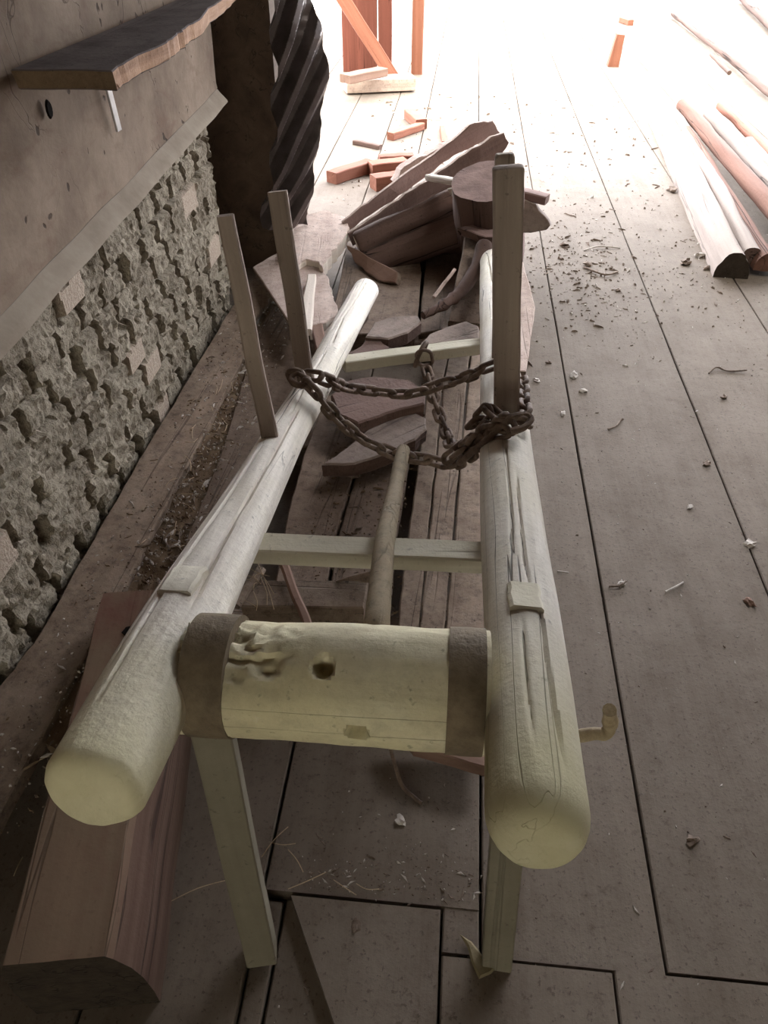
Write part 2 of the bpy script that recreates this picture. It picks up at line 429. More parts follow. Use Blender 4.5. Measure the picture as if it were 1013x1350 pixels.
# rough masonry below the lip, open joints between the bricks
def masonry():
    ny, nz = 380, 116; y0, y1, z0, z1 = .15, 2.40, -.02, .72
    CH, BL = .066, .118
    rnd = random.Random(3); info = {}
    verts, vals, faces = [], [], []
    for i in range(ny + 1):
        y = y0 + (y1 - y0) * i / ny
        for k in range(nz + 1):
            z = z0 + (z1 - z0) * k / nz
            wy = y + .010 * noise.noise(Vector((y * 9, z * 9, 0))); wz = z + .007 * noise.noise(Vector((y * 9, z * 9, 5)))
            row = int(wz / CH + 10); off = (.5 if row % 2 else 0) * BL + .02 * math.sin(row * 7.7)
            cy = (wy + off) / BL; col = int(math.floor(cy)); fy = (cy - col) * BL; fz = (wz / CH + 10 - row) * CH
            key = (row, col)
            if key not in info: info[key] = (rnd.random(), rnd.uniform(.016, .038), rnd.uniform(-.008, .008), rnd.random())
            kind, slot, dep, sm = info[key]
            h = dep * .6 + .006 * noise.noise(Vector((y * 30, z * 30, 1))) + .008 * noise.noise(Vector((y * 85, z * 85, 2)))
            s = 0
            if kind < .8 and fy < slot: h -= .034 * min(1, fy / .004, (slot - fy) / .004 + .2)                     # open vertical joint
            elif fz < .009 and kind < .7: h -= .013
            elif sm < .04: s = 1; h = dep * .6 + .005
            verts.append((WX - .028 + h, y, z)); vals.append(s)
    for i in range(ny):
        for k in range(nz):
            a = i * (nz + 1) + k
            faces.append((a, a + nz + 1, a + nz + 2, a + 1))
    me = bpy.data.meshes.new('masonry'); me.from_pydata(verts, [], faces)
    at = me.attributes.new('smoothbrick', 'FLOAT', 'POINT'); at.data.foreach_set('value', [float(v) for v in vals])
    bm = bmesh.new(); bm.from_mesh(me); bmesh.ops.recalc_face_normals(bm, faces=bm.faces); bm.to_mesh(me); bm.free()
    return tag(link('wall_left_masonry', me, M['masonry']), None, None, kind='structure')
masonry()
bm = bmesh.new()
def quad(bm, *ps): bm.faces.new([bm.verts.new(p) for p in ps])
def box(bm, a, b):
    x0, y0, z0 = a; x1, y1, z1 = b
    v = [bm.verts.new(p) for p in ((x0, y0, z0), (x1, y0, z0), (x1, y1, z0), (x0, y1, z0), (x0, y0, z1), (x1, y0, z1), (x1, y1, z1), (x0, y1, z1))]
    for f in ((3, 2, 1, 0), (4, 5, 6, 7), (0, 1, 5, 4), (1, 2, 6, 5), (2, 3, 7, 6), (3, 0, 4, 7)): bm.faces.new([v[i] for i in f])
def struct(name, boxes, mat):
    bm = bmesh.new()
    for a, b in boxes: box(bm, a, b)
    me = bpy.data.meshes.new(name); bm.to_mesh(me); bm.free()
    return tag(link(name, me, mat, smooth=False), None, None, kind='structure')
struct('wall_left_core', [((-1.1, -2.6, -.05), (WX - .075, 2.38, 2.4)), ((-2.0, 2.3, -.05), (-1.0, 2.38, 2.4)), ((-2.1, 2.2, -.05), (-2.0, 3.0, 2.4))], M['masonry'])
struct('wall_left_added_pier', [((-2.0, 2.87, -.05), (-.64, 3.3, 2.4))], M['ceiling'])  # recess and pier added to keep the wall end dark
struct('wall_back', [((-1.1, -2.7, -.05), (-.55, -2.6, 2.5)), ((.75, -2.7, -.05), (2.7, -2.6, 2.5)), ((-.55, -2.7, -.05), (.75, -2.6, .42)), ((-.55, -2.7, 1.32), (.75, -2.6, 2.5))], M['plaster'])
struct('wall_right', [((2.6, -2.7, -.05), (2.7, 4.4, 2.5))], M['ceiling'])
bm = bmesh.new()
for zz, dz in ((0, .06),):
    for a, b in (((-2.1, -2.7, 0), (.5, 4.4, .06)), ((.5, -2.7, 0), (1.5, 2.0, .06)), ((.5, 2.8, 0), (1.5, 4.4, .06)), ((1.5, -2.7, 0), (2.8, 4.4, .06))): box(bm, a, b)  # gap left as an unseen skylight, added to light the rails
for v in bm.verts: v.co.z += 2.4 - max(0, v.co.y + 1) * .17
me = bpy.data.meshes.new('ceiling'); bm.to_mesh(me); bm.free()
tag(link('ceiling', me, M['ceiling'], smooth=False), None, None, kind='structure')

# ------------------------------------------------------------------ winch frame
SL = -.204
def railz(y, y0): return .62 + SL * (y - y0)
RX = lambda y: .088 + .014 * (y - .553)
LX = lambda y: -.254 + .014 * (y - .521) + .008 * max(0, min(1, (.75 - y) / .2))
RC = lambda y: Vector((RX(y), y, railz(y, .553)))
LC = lambda y: Vector((LX(y), y, railz(y, .521)))
UP = Vector((0, .2, .98)).normalized()
winch = empty('wooden_winch_frame', (-.08, .43, 0), 'weathered pale log winch frame with drum, standing stakes and two front legs', 'winch')
def rail(C, y0, y1, prof, flat, cracks):
    p0, p1 = C(y0), C(y1); L = (p1 - p0).length; n = 150; st = []
    sd = random.random() * 9
    for i in range(n + 1):
        t = i / n; y = y0 + (y1 - y0) * t
        for (a, ra), (b, rb) in zip(prof, prof[1:]):
            if a <= y <= b + 1e-6: r = ra + (rb - ra) * (y - a) / (b - a)
        st.append((L * t, r, .003 * noise.noise(Vector((t * 6, sd, 0))), .003 * noise.noise(Vector((t * 6, sd, 5)))))
    r0 = st[0][1]; r1 = st[-1][1]; a = st[0]; b = st[-1]
    front = [(-flat * q, r0 * e) for q, e in ((1, .35), (.97, .55), (.86, .74), (.68, .86), (.42, .95), (.15, .99))]
    back = [(L + .006, r1 * .96), (L + .015, r1 * .84), (L + .02, r1 * .6)]
    st = [(y, s, a[2], a[3]) for y, s in front] + st + [(y, s, b[2], b[3]) for y, s in back]
    me = loft(st, prof_round(1, 1, 132), 0, capmat=0)
    sd = random.random() * 50
    for v in me.vertices:
        x, y, z = v.co
        k = 1 + .05 * noise.noise(Vector((x * 30 + sd, y * 3, z * 30))) + .02 * noise.noise(Vector((x * 90 + sd, y * 9, z * 90)))
        r = math.hypot(x, z); ang = math.degrees(math.atan2(z, x))
        for pl, wd, dp in cracks:
            for (y0_, a0), (y1_, a1) in zip(pl, pl[1:]):
                if y0_ <= y <= y1_:
                    ca = a0 + (a1 - a0) * (y - y0_) / (y1_ - y0_) + 3 * noise.noise(Vector((y * 25, a0, 0)))
                    fade = min(1, (y - pl[0][0]) / .03, (pl[-1][0] - y) / .03)
                    d = abs(ang - ca) * math.pi / 180 * max(r, .001)
                    if d < wd: k -= fade * dp / max(r, .01) * (1 - d / wd)
        v.co.x = x * k; v.co.z = z * k
    return link('rail', me, [M['rail']], frame(p0, p1), winch)
rail(RC, .298, 2.5, [(.28, .0375), (.55, .0385), (1.0, .0385), (1.6, .036), (2.51, .032)], .03, [([(.02, 62), (.08, 66), (.17, 68), (.215, 72)], .0026, 0.0079), ([(.24, 84), (.38, 86), (.5, 84)], .0026, 0.0058), ([(.3, 104), (.42, 100), (.6, 101)], .0026, 0.0043), ([(1.3, 108), (1.6, 96), (2.1, 110)], .0026, 0.0086), ([(.03, 96), (.1, 100), (.19, 97)], .0026, 0.0029)])
rail(LC, .292, 1.96, [(.28, .039), (.42, .0415), (.55, .0405), (.7, .036), (1.0, .030), (1.4, .031), (1.97, .035)], .014, [([(.05, 108), (.2, 112), (.36, 108), (.6, 110)], .0026, 0.0058), ([(.1, 128), (.3, 131), (.5, 127)], .0026, 0.0050), ([(.18, 62), (.35, 70), (.6, 66), (.75, 70)], .0026, 0.0065), ([(.7, 84), (.9, 92), (1.05, 86)], .0026, 0.0050), ([(1.1, 80), (1.3, 92), (1.66, 82)], .0026, 0.0094), ([(1.2, 112), (1.4, 108), (1.62, 112)], .0026, 0.0065)])
# tenon ends standing proud of the rails
beam('tenon', LC(.512) + UP * .033 + Vector((-.003, -.026, 0)), LC(.512) + UP * .033 + Vector((-.003, .02, -.01)), .034, .034, M['bar'], parent=winch, ch=.003, jit=.001, seg=4)
beam('tenon', RC(.515) + UP * .028 + Vector((0, -.02, 0)), RC(.515) + UP * .028 + Vector((0, .022, -.01)), .032, .034, M['bar'], parent=winch, ch=.003, jit=.001, seg=4)
# crossbars
beam('crossbar', (-.235, .672, .565), (.065, .668, .578), .034, .024, M['bar'], parent=winch, ch=.002, jit=.0006, wob=.0008)
beam('crossbar', (-.222, 1.44, .396), (.085, 1.575, .384), .034, .026, M['bar'], parent=winch, ch=.002, jit=.0008, wob=.001)
# stakes standing in the rails
def stake(base, top, w, t, s1, side, rnd=0):
    return beam('stake', base, top, w, t, M['stake'], parent=winch, side=Vector(side), s1=s1, ch=.003, jit=.001, wob=.002, seg=16, rnd=rnd)
stake(LC(.895) + UP * .012, PY(297, 284, .92), .0245, .014, .84, (1, .15, 0))
stake(LC(1.16) + UP * .008, PY(366, 252, 1.22), .03, .018, 1.0, (1, .1, 0))
stake(RC(1.005) + UP * .02, PY(671, 219, 1.02), .0375, .022, 1.02, (1, .05, 0), rnd=.003)
stake(RC(1.3) + UP * .01, PY(665, 202, 1.34), .032, .02, 1.0, (1, .05, 0), rnd=.006)
# drum: a log that turns between the rails
def drum():
    d0 = Vector((-.222, .43, .630)); d1 = Vector((.053, .43, .636)); L = (d1 - d0).length
    n, k = 96, 80; R = .0535
    holes = [(PY(413, 852, .385), .010), (PY(471, 961, .381), .010), (PY(330, 845, .385), .016)]
    m = frame(d0, d1, Vector((0, 1, 0))); inv = m.inverted(); hl = [(inv @ h, r) for h, r in holes]
    bm = bmesh.new(); rings = []
    for i in range(n + 1):
        y = L * i / n; ring = []
        for j in range(k):
            a = 2 * math.pi * j / k; r = R
            r += .0025 * noise.noise(Vector((math.cos(a) * 2, y * 9, math.sin(a) * 2))) + .0012 * noise.noise(Vector((math.cos(a) * 9, y * 30, math.sin(a) * 9)))
            p = Vector((math.cos(a) * r, y, math.sin(a) * r)); w = m @ p
            rot = max(0, min(1, (w.z - .655) / .025)) * max(0, min(1, (-.10 - w.x) / .06))
            r -= rot * (.006 + .012 * abs(noise.noise(Vector((y * 45, a * 4, 7)))))
            for ii, (h, hr) in enumerate(hl):
                dd = Vector((p.x - h.x, p.y - h.y, p.z - h.z)); dd -= p.normalized() * 0
                radial = Vector((h.x, 0, h.z)).normalized(); tang = dd - radial * dd.dot(radial)
                dist = tang.length
                if p.dot(radial) > 0 and dist < hr:
                    r -= (.022 if ii < 2 else .006) * min(1, (1 - dist / hr) * 2.6)
            ring.append(bm.verts.new((math.cos(a) * r, y, math.sin(a) * r)))
        rings.append(ring)
    for a, b in zip(rings, rings[1:]):
        for j in range(k): bm.faces.new((a[j], b[j], b[(j + 1) % k], a[(j + 1) % k]))
    bm.faces.new(rings[0]); bm.faces.new(list(reversed(rings[-1])))
    bmesh.ops.recalc_face_normals(bm, faces=bm.faces)
    me = bpy.data.meshes.new('drum'); bm.to_mesh(me); bm.free()
    # wood grain runs along the drum's own length
    dr = link('drum', me, M['drumwood'], m, winch)
    for (a, b) in ((.008, .047), (L - .036, L - .004)):
        st = [(a, .0540, 0, 0), (a, .0562, 0, 0), ((a + b) / 2, .0566, 0, 0), (b, .0562, 0, 0), (b, .0540, 0, 0)]
        me = loft(st, prof_round(1, 1, 48), 0, capmat=0)
        mm = m.copy()
        bnd = link('iron_band', me, M['band'], mm, dr)
        bnd['label'] = 'rusty iron band around the drum end'
    return dr
drum()
# legs
beam('leg', (-.217, .42, 0), (-.243, .497, .60), .043, .034, M['leg'], parent=winch, side=Vector((1, .22, 0)), s1=1.0, ch=.002, jit=.0008, wob=.001)
beam('leg', (.121, .446, .0), (.092, .515, .60), .043, .034, M['leg'], parent=winch, side=Vector((1, -.05, 0)), s1=.95, ch=.002, jit=.0008, wob=.001)
# crank pin
cp = [PY(740, 972, .40), PY(765, 970, .40), PY(785, 967, .40), PY(797, 968, .40), PY(804, 960, .40), PY(805, 948, .395), PY(804, 936, .39)]
o = tube('crank_pin', smooth_path(cp, 4), [.0055] * 18 + [.0065, .0068, .0066, .006, .0055, .0055, .0055][:7], M['iron'], winch, 10, .2)
o['label'] = 'bent iron pin sticking out of the right rail'

# ------------------------------------------------------------------ lever stick
lv = [PZ(492, 850, .650), PZ(497, 822, .656), PZ(502, 770, .633), PZ(508, 712, .603), PY(520, 652, .86), PY(530, 602, 1.0), PY(533, 592, 1.03)]
path = smooth_path(lv, 6); nn = len(path)
p0, p1 = path[0], path[-1]
tube('lever_stick', path, [.0128 - .002 * i / nn + .0008 * noise.noise(Vector((i * .6, 0, 0))) for i in range(nn - 2)] + [.0095, .006], M['lever'], n=14,
     label='thin debarked stick leaning from the drum over the front crossbar up to the chain', cat='stick')

# ------------------------------------------------------------------ chain
chain = empty('rusty_chain', RC(1.02), 'rusty iron chain looped between the stakes across both rails', 'chain')
def link_mesh(L, W, r, n=28, k=8):
    bm = bmesh.new(); rings = []; a = L / 2 - W / 2
    for i in range(n):
        t = i / n * 2 * math.pi
        c = Vector((W / 2 * math.cos(t), W / 2 * math.sin(t) + (a if math.sin(t) >= 0 else -a), 0))
        nx = Vector((math.cos(t), math.sin(t), 0))
        rings.append([bm.verts.new(c + (nx * math.cos(2 * math.pi * j / k) + Vector((0, 0, 1)) * math.sin(2 * math.pi * j / k)) * r * (1 + .12 * noise.noise(c * 90))) for j in range(k)])
    for i in range(n):
        A, B = rings[i], rings[(i + 1) % n]
        for j in range(k): bm.faces.new((A[j], B[j], B[(j + 1) % k], A[(j + 1) % k]))
    bmesh.ops.recalc_face_normals(bm, faces=bm.faces)
    me = bpy.data.meshes.new('chain_link'); bm.to_mesh(me); bm.free()
    for p in me.polygons: p.use_smooth = True
    me.materials.append(M['chain']); return me
LK = link_mesh(.040, .0175, .0043)
def add_link(me, pos, tan, roll, name='chain_link', sc=1):
    o = bpy.data.objects.new(name, me); COL.objects.link(o)
    y = tan.normalized(); x = y.cross(Vector((0, .3, 1))).normalized(); z = x.cross(y)
    m = Matrix((x, y, z)).transposed().to_4x4(); m.translation = pos
    m = m @ Matrix.Rotation(roll, 4, 'Y') @ Matrix.Scale(sc, 4)
    o.parent = chain; o.matrix_basis = WORLD[chain.name].inverted() @ m
    WORLD[o.name] = m; return o
def chain_run(pts, pitch=.0305, roll0=.6, sc=1):
    path = smooth_path(pts, 12); acc = 0; nxt = pitch / 2; i = 0
    for a, b in zip(path, path[1:]):
        seg = (b - a).length
        while acc + seg >= nxt:
            t = (nxt - acc) / seg
            add_link(LK, a.lerp(b, t), b - a, roll0 + (math.pi / 2 if i % 2 else 0) + random.uniform(-.25, .25), sc=sc)
            i += 1; nxt += pitch
        acc += seg
LT = lambda y: LC(y) + UP * .036
RT = lambda y: RC(y) + UP * .044
# upper run
chain_run([PY(403, 494, 1.13), PY(420, 497, 1.12), PY(436, 503, 1.14), PY(455, 510, 1.2), PY(490, 515, 1.24), PY(540, 519, 1.24), PY(580, 507, 1.25), PY(615, 497, 1.22), PY(634, 488, 1.19), PY(650, 482, 1.19)])
# lower run
chain_run([PY(388, 497, 1.09), PY(404, 506, 1.07), PY(420, 522, 1.06), PY(446, 553, 1.09), PY(480, 580, 1.11), PY(510, 594, 1.09), PY(530, 601, 1.08), PY(565, 606, 1.06), PY(595, 612, 1.04), PY(622, 598, .98), PY(648, 574, .92), PY(680, 566, .895)])
# doubled strand beside the right stake
chain_run([PY(588, 606, 1.03), PY(612, 588, 1.02), PY(638, 570, .95), PY(666, 553, .92), PY(690, 555, .91)], roll0=1.0)
chain_run([PY(600, 600, 1.0), PY(622, 584, .97), PY(645, 562, .935), PY(668, 562, .905), PY(692, 568, .90)], roll0=.2)
chain_run([PY(622, 562, .99), PY(634, 550, .97), PY(645, 541, .96), PY(656, 548, .945)], roll0=.2)
# down past the outer side of the right rail
chain_run([PY(688, 500, 1.2), PY(691, 520, 1.1), PY(693, 540, 1.0), PY(694, 562, .93)], pitch=.034, roll0=.85)
chain_run([PY(648, 486, 1.26), PY(640, 505, 1.22)], roll0=.5)
# ring hung over the rear crossbar and its tail
RG = link_mesh(.062, .04, .005)
o = add_link(RG, PY(555, 467, 1.49), Vector((.2, -.3, .8)), .9, 'ring')
o = add_link(RG, PY(560, 472, 1.475), Vector((-.15, -.3, .8)), .3, 'ring', .8)
chain_run([PY(562, 485, 1.46), PY(567, 503, 1.42), PY(572, 525, 1.38), PY(580, 548, 1.33), PY(588, 570, 1.28), PY(594, 588, 1.2)], roll0=.2)
# hooks at the two ends
hk = smooth_path([PY(402, 500, 1.09), PY(397, 490, 1.1), PY(386, 488, 1.1), PY(381, 494, 1.1), PY(388, 506, 1.08), PY(402, 509, 1.065), PY(412, 514, 1.06)], 5)
tube('hook', hk, .0052, M['chain'], chain, 8, .3)
hk = smooth_path([PY(606, 610, .98), PY(630, 590, .94), PY(650, 572, .915), PY(672, 553, .905), PY(692, 547, .91), PY(700, 552, .905), PY(692, 563, .89), PY(674, 569, .885)], 5)
tube('hook', hk, .0055, M['chain'], chain, 8, .3)

# ------------------------------------------------------------------ timber around the winch
# heavy beam at the lower left
def heavy_beam():
    a, b = PZ(2, 1272, .2), PZ(140, 1262, .2); c, d = PZ(226, 772, .2), PZ(134, 786, .2)
    p0, p1 = (a + b) / 2, (c + d) / 2
    root = empty('squared_beam', Vector((p0.x, p0.y, 0)), 'thick squared brown beam with a bolt hole, lying on the floor at the lower left', 'beam')
    w = .118; m = frame(p0, p1, b - a); L = (p1 - p0).length
    ring = [(w / 2, 0)] + [(-w / 2 + w * (5 - i) / 5, 0) for i in range(1, 6)] + [(-w / 2 - .012, -.03), (-w / 2 - .02, -.1), (-w / 2 - .02, -.2)] + \
           [(-w / 2 + w * i / 4, -.2) for i in range(1, 4)] + [(w / 2 + .028, -.2), (w / 2 + .03, -.15), (w / 2 + .028, -.09), (w / 2 + .022, -.05), (w / 2 + .008, -.012)]
    bm = bmesh.new(); rings = []; N = 20
    for i in range(N + 1):
        t = i / N
        rings.append([bm.verts.new((x + .003 * noise.noise(Vector((t * 5, x * 9, 0))), L * t + (.012 if z < -.001 else 0) * (1 - t) * (z / -.2), z + .002 * noise.noise(Vector((t * 6, x * 30, 3))))) for x, z in ring])
    n = len(ring)
    for r, s in zip(rings, rings[1:]):
        for i in range(n):
            f = bm.faces.new((r[i], s[i], s[(i + 1) % n], r[(i + 1) % n]))
            if i >= 12 and i < n - 1: f.material_index = 1
    bm.faces.new(rings[0]).material_index = 2; bm.faces.new(list(reversed(rings[-1])))
    bmesh.ops.recalc_face_normals(bm, faces=bm.faces)
    me = bpy.data.meshes.new('m'); bm.to_mesh(me); bm.free()
    link('body', me, [M['beam'], M['beamside'], M['darkend']], m, root)
    h = PZ(170, 832, .2)
    st = [(0, .012, 0, 0), (0, .0115, 0, 0), (.001, .009, 0, 0)]
    me = loft([(0, 1, 0, 0), (.0012, .92, 0, 0)], [(.011 * math.cos(i * .393) * (1 + .15 * math.sin(i * 2)), .011 * math.sin(i * .393)) for i in range(16)], capmat=0)
    o = link('bolt_hole', me, M['black'], Matrix.Translation(h) @ Matrix.Rotation(math.pi / 2, 4, 'X'), root)
    o['label'] = 'dark round bolt hole'
heavy_beam()
# planks along the wall
Z1 = .115
poly('plank', [PZ(-60, 985, Z1), PZ(50, 838, Z1), PZ(181, 610, Z1), PZ(268, 466, Z1), PZ(309, 400, Z1), PZ(346, 380, Z1), PZ(318, 478, Z1), PZ(208, 686, Z1), PZ(164, 774, Z1), PZ(60, 960, Z1), PZ(-40, 1150, Z1)], .035, M['brown'], jag=.002, sub=12,
     along=Vector((.05, 1, 0)), label='long dusty brown plank lying tight along the foot of the rough wall', cat='plank')
Z2 = .105
poly('plank', [PZ(100, 1010, Z2), PZ(243, 718, Z2), PZ(288, 607, Z2), PZ(338, 440, Z2), PZ(361, 404, Z2), PZ(410, 400, Z2), PZ(425, 470, Z2), PZ(390, 560, Z2), PZ(330, 700, Z2), PZ(240, 900, Z2)], .035, M['darkbrown'], jag=.002, sub=10,
     along=Vector((.05, 1, 0)), label='dark dusty plank running underneath the left rail', cat='plank')
# soil lying between the two planks
def soil(name, pts, z, label):
    top = [PZ(x, y, z) for x, y in pts]
    bm = bmesh.new(); f = bm.faces.new([bm.verts.new(p) for p in top])
    bmesh.ops.triangulate(bm, faces=bm.faces)
    for _ in range(5): bmesh.ops.subdivide_edges(bm, edges=[e for e in bm.edges if e.calc_length() > .02], cuts=1)
    bmesh.ops.triangulate(bm, faces=bm.faces)
    for v in bm.verts: v.co.z += .010 * noise.noise(v.co * 22) + .006 * noise.noise(v.co * 60)
    ext = bmesh.ops.extrude_face_region(bm, geom=bm.faces[:])
    for v in ext['geom']:
        if isinstance(v, bmesh.types.BMVert): v.co.z = z - .05
    bmesh.ops.recalc_face_normals(bm, faces=bm.faces)
    me = bpy.data.meshes.new('m'); bm.to_mesh(me); bm.free()
    return tag(link(name, me, M['dirt']), label, 'soil', kind='stuff')
soil('loose_soil', [(60, 980), (164, 774), (208, 686), (318, 478), (352, 398), (370, 402), (345, 440), (294, 607), (250, 718), (110, 1010)], .095, 'loose brown soil and chaff in the gap between the wall plank and the rail')
# bearers that carry the boards
bear = 'bearers under the boards'
for y, lb in ((.98, 'dark bearer under the boards just behind the front crossbar'), (1.62, 'dark bearer under the boards at the rear crossbar'), (2.2, 'dark bearer under the boards near the wood heap')):
    beam('bearer', (-.66, y, .033), (.1, y + .02, .033), .07, .066, M['darkbrown'], label=lb, cat='timber', group=bear)
ZB = .10
mids = [([(348, 840), (380, 676), (400, 600), (430, 520), (500, 520), (462, 640), (444, 700), (420, 836)], 'darkbrown', 'dark dusty board on the left below the front crossbar'),
        ([(424, 836), (448, 700), (466, 640), (504, 520), (556, 520), (535, 640), (524, 700), (512, 836)], 'darkbrown', 'dark dusty board directly below the leaning stick'),
        ([(524, 836), (533, 740), (552, 610), (566, 500), (585, 420), (601, 420), (584, 500), (574, 610), (560, 740), (551, 836)], 'brown', 'narrow grooved board just right of the leaning stick'),
        ([(553, 836), (562, 740), (576, 610), (586, 500), (603, 420), (624, 420), (616, 500), (606, 610), (594, 740), (585, 836)], 'brown', 'narrow board in the middle of the strips beside the right rail'),
        ([(587, 836), (596, 740), (608, 610), (618, 500), (626, 420), (655, 420), (655, 500), (652, 610), (650, 740), (650, 836)], 'brown', 'dusty board running hidden under the right rail')]
for i, (pp, mt, lb) in enumerate(mids):
    zz = ZB + (.012 if i > 1 else 0)
    poly('board', [PZ(x, y, zz) for x, y in pp], .03, M[mt], jag=.0015, sub=8, along=Vector((.06, 1, 0)), label=lb, cat='board', group='boards between the rails')
# short crosswise block and batten behind the drum
poly('wood_block', [PZ(322, 764, .15), PZ(486, 764, .15), PZ(480, 801, .15), PZ(318, 800, .15)], .05, M['brown'], along=Vector((1, 0, 0)), jag=.001, label='short brown block lying crosswise just behind the drum', cat='block')
beam('batten', PZ(372, 740, .165), PZ(410, 835, .165), .018, .012, M['pink'], jit=.001, side=Vector((1, 0, 0)), label='small reddish batten lying across the brown block behind the drum', cat='batten')
beam('batten', PZ(310, 800, .16), PZ(345, 750, .15), .02, .012, M['brown'], jit=.001, label='short brown batten beside the left rail behind the drum', cat='batten')
poly('wood_chip', [PZ(442, 766, .153), PZ(492, 750, .175), PZ(488, 768, .16)], .008, M['darkbrown'], label='dark wedge shaped chip by the foot of the stick', cat='wood chip')
poly('board', [PZ(520, 950, .07), PZ(642, 950, .07), PZ(642, 1012, .07), PZ(600, 1000, .07), PZ(545, 985, .07)], .03, M['pink'], jag=.001, label='reddish board tip showing below the right drum end', cat='board')
# slab offcuts lying between the rails
def offcut(px, z, th, label, mat='slabwood', edge='bark'):
    return poly('slab_offcut', [PZ(x, y, z) for x, y in px], th, M[mat], M[edge], jag=.002, sub=5, bev=.004, wav=.006, label=label, cat='wood offcut', group='offcuts between the rails')
offcut([(424, 612), (455, 590), (485, 564), (520, 548), (548, 543), (562, 550), (563, 566), (548, 580), (510, 598), (468, 611)], .165, .04, 'leaf shaped grey offcut lying below the lower chain run')
offcut([(436, 520), (452, 502), (490, 496), (540, 500), (562, 514), (560, 530), (520, 541), (472, 557), (446, 546)], .19, .045, 'thick dark offcut lying below the upper chain run', 'bark')
offcut([(482, 444), (493, 424), (520, 417), (551, 416), (556, 424), (538, 438), (512, 447)], .2, .04, 'pale grey offcut behind the rear crossbar by the left rail', 'slabwood')
offcut([(553, 455), (566, 440), (590, 430), (615, 423), (631, 430), (633, 447), (600, 450)], .2, .04, 'pale grey offcut behind the rear crossbar by the right rail', 'slabwood')
offcut([(455, 466), (476, 455), (486, 440), (499, 440), (505, 452), (524, 462), (500, 472)], .19, .03, 'small ragged dark offcut resting behind the rear crossbar at its left end', 'bark')
# dusty dark boards below the heap
poly('board', [PZ(430, 440, .10), PZ(446, 380, .10), PZ(458, 318, .10), PZ(550, 300, .10), PZ(556, 360, .10), PZ(548, 440, .10)], .035, M['darkbrown'], along=Vector((0, 1, 0)), jag=.002, label='wide dark dusty board under the left of the wood heap', cat='board')
poly('board', [PZ(552, 440, .09), PZ(560, 360, .09), PZ(566, 300, .09), PZ(640, 300, .09), PZ(650, 420, .09)], .035, M['darkbrown'], along=Vector((0, 1, 0)), jag=.002, label='dark board under the right of the wood heap', cat='board')

# ------------------------------------------------------------------ wood heap
HG = 'split slabs in the wood heap'
def heap_slab(px, ya, yb, th, label, mat='pile', edge='pale'):  # pale edge colour stands in for light catching the slab rims
    xs = [p[0] for p in px]; x0, x1 = min(xs), max(xs)
    pts = [PY(x, y, ya + (yb - ya) * (x - x0) / (x1 - x0)) for x, y in px]
    return poly('split_slab', pts, th, M[mat], M[edge], jag=.004, sub=6, bev=.004, wav=.012, label=label, cat='firewood', group=HG)
heap_slab([(520, 240), (528, 224), (545, 212), (575, 198), (600, 186), (600, 205), (560, 235), (530, 250)], 3.3, 3.45, .05, 'pale slab peeping out behind the top of the heap', 'pale')
heap_slab([(452, 294), (470, 280), (520, 240), (575, 204), (620, 164), (650, 159), (662, 176), (640, 186), (600, 205), (545, 245), (490, 285), (458, 306)], 2.85, 3.35, .02, 'topmost long dark split slab of the heap')
heap_slab([(459, 308), (490, 288), (545, 250), (600, 215), (650, 180), (666, 175), (673, 188), (664, 202), (640, 225), (600, 250), (540, 285), (466, 325)], 2.78, 3.22, .022, 'second long split slab with curled tip right of the topmost')
beam('log', PY(472, 326, 2.76), PY(606, 264, 2.88), .115, .115, M['bark'], M['fresh'], shape='round', s1=.85, jit=.008, wob=.008, rnd=.01, label='dark bark covered log in the middle of the heap', cat='log')
beam('log', PY(484, 350, 2.72), PY(612, 300, 2.80), .12, .12, M['bark'], M['pile'], shape='round', s1=.9, jit=.008, wob=.008, rnd=.01, label='lowest dark log of the heap above the hollow', cat='log')
beam('batten', PY(566, 233, 2.9), PY(612, 242, 2.72), .035, .02, M['fresh'], jit=.002, label='small pale batten lying beside the chopping block', cat='batten')
poly('wood_chip', [PY(590, 250, 2.74), PY(606, 247, 2.74), PY(612, 268, 2.74), PY(598, 262, 2.74)], .02, M['fresh'], label='pale split chip at the left side of the chopping block', cat='wood chip')
bt, bb = PY(643, 238, 2.67), PY(646, 318, 2.73)
beam('chopping_block', bb, bt, .225, .225, M['bark'], M['pile'], shape='round', s1=1.06, jit=.008, wob=.002, seg=8, side=Vector((1, 0, 0)), label='round sawn chopping block behind the thick right stake', cat='log')
poly('wood_offcut', [PY(604, 300, 2.58), PY(640, 292, 2.62), PY(690, 300, 2.62), PY(690, 312, 2.56), PY(640, 312, 2.54)], .03, M['pile'], M['bark'], label='flat dark offcut under the chopping block', cat='wood offcut')
beam('plank', PY(632, 318, 2.62), PZ(612, 430, .125), .10, .03, M['darkbrown'], side=Vector((1, 0, 0)), jit=.003, label='dark plank sloping down from the chopping block', cat='plank')
cs = smooth_path([PY(640, 322, 2.5), PY(630, 350, 2.42), PY(610, 382, 2.3), PY(585, 402, 2.22), PY(558, 416, 2.16)], 6)
tube('curved_branch', cs, [.026 - .014 * i / len(cs) for i in range(len(cs))], M['bark'], n=10, jit=.3, label='curved dark branch bending down out of the heap', cat='branch')
beam('stick', PY(600, 355, 2.40), PY(572, 392, 2.28), .012, .01, M['pale'], label='short pale splinter beside the curved branch', cat='stick')
poly('board', [PY(456, 322, 2.74), PY(474, 330, 2.70), PY(524, 358, 2.55), PY(522, 373, 2.52), PY(498, 369, 2.55), PY(468, 346, 2.68)], .03, M['pink'], M['brown'], label='short brown board propped under the left end of the heap', cat='board')
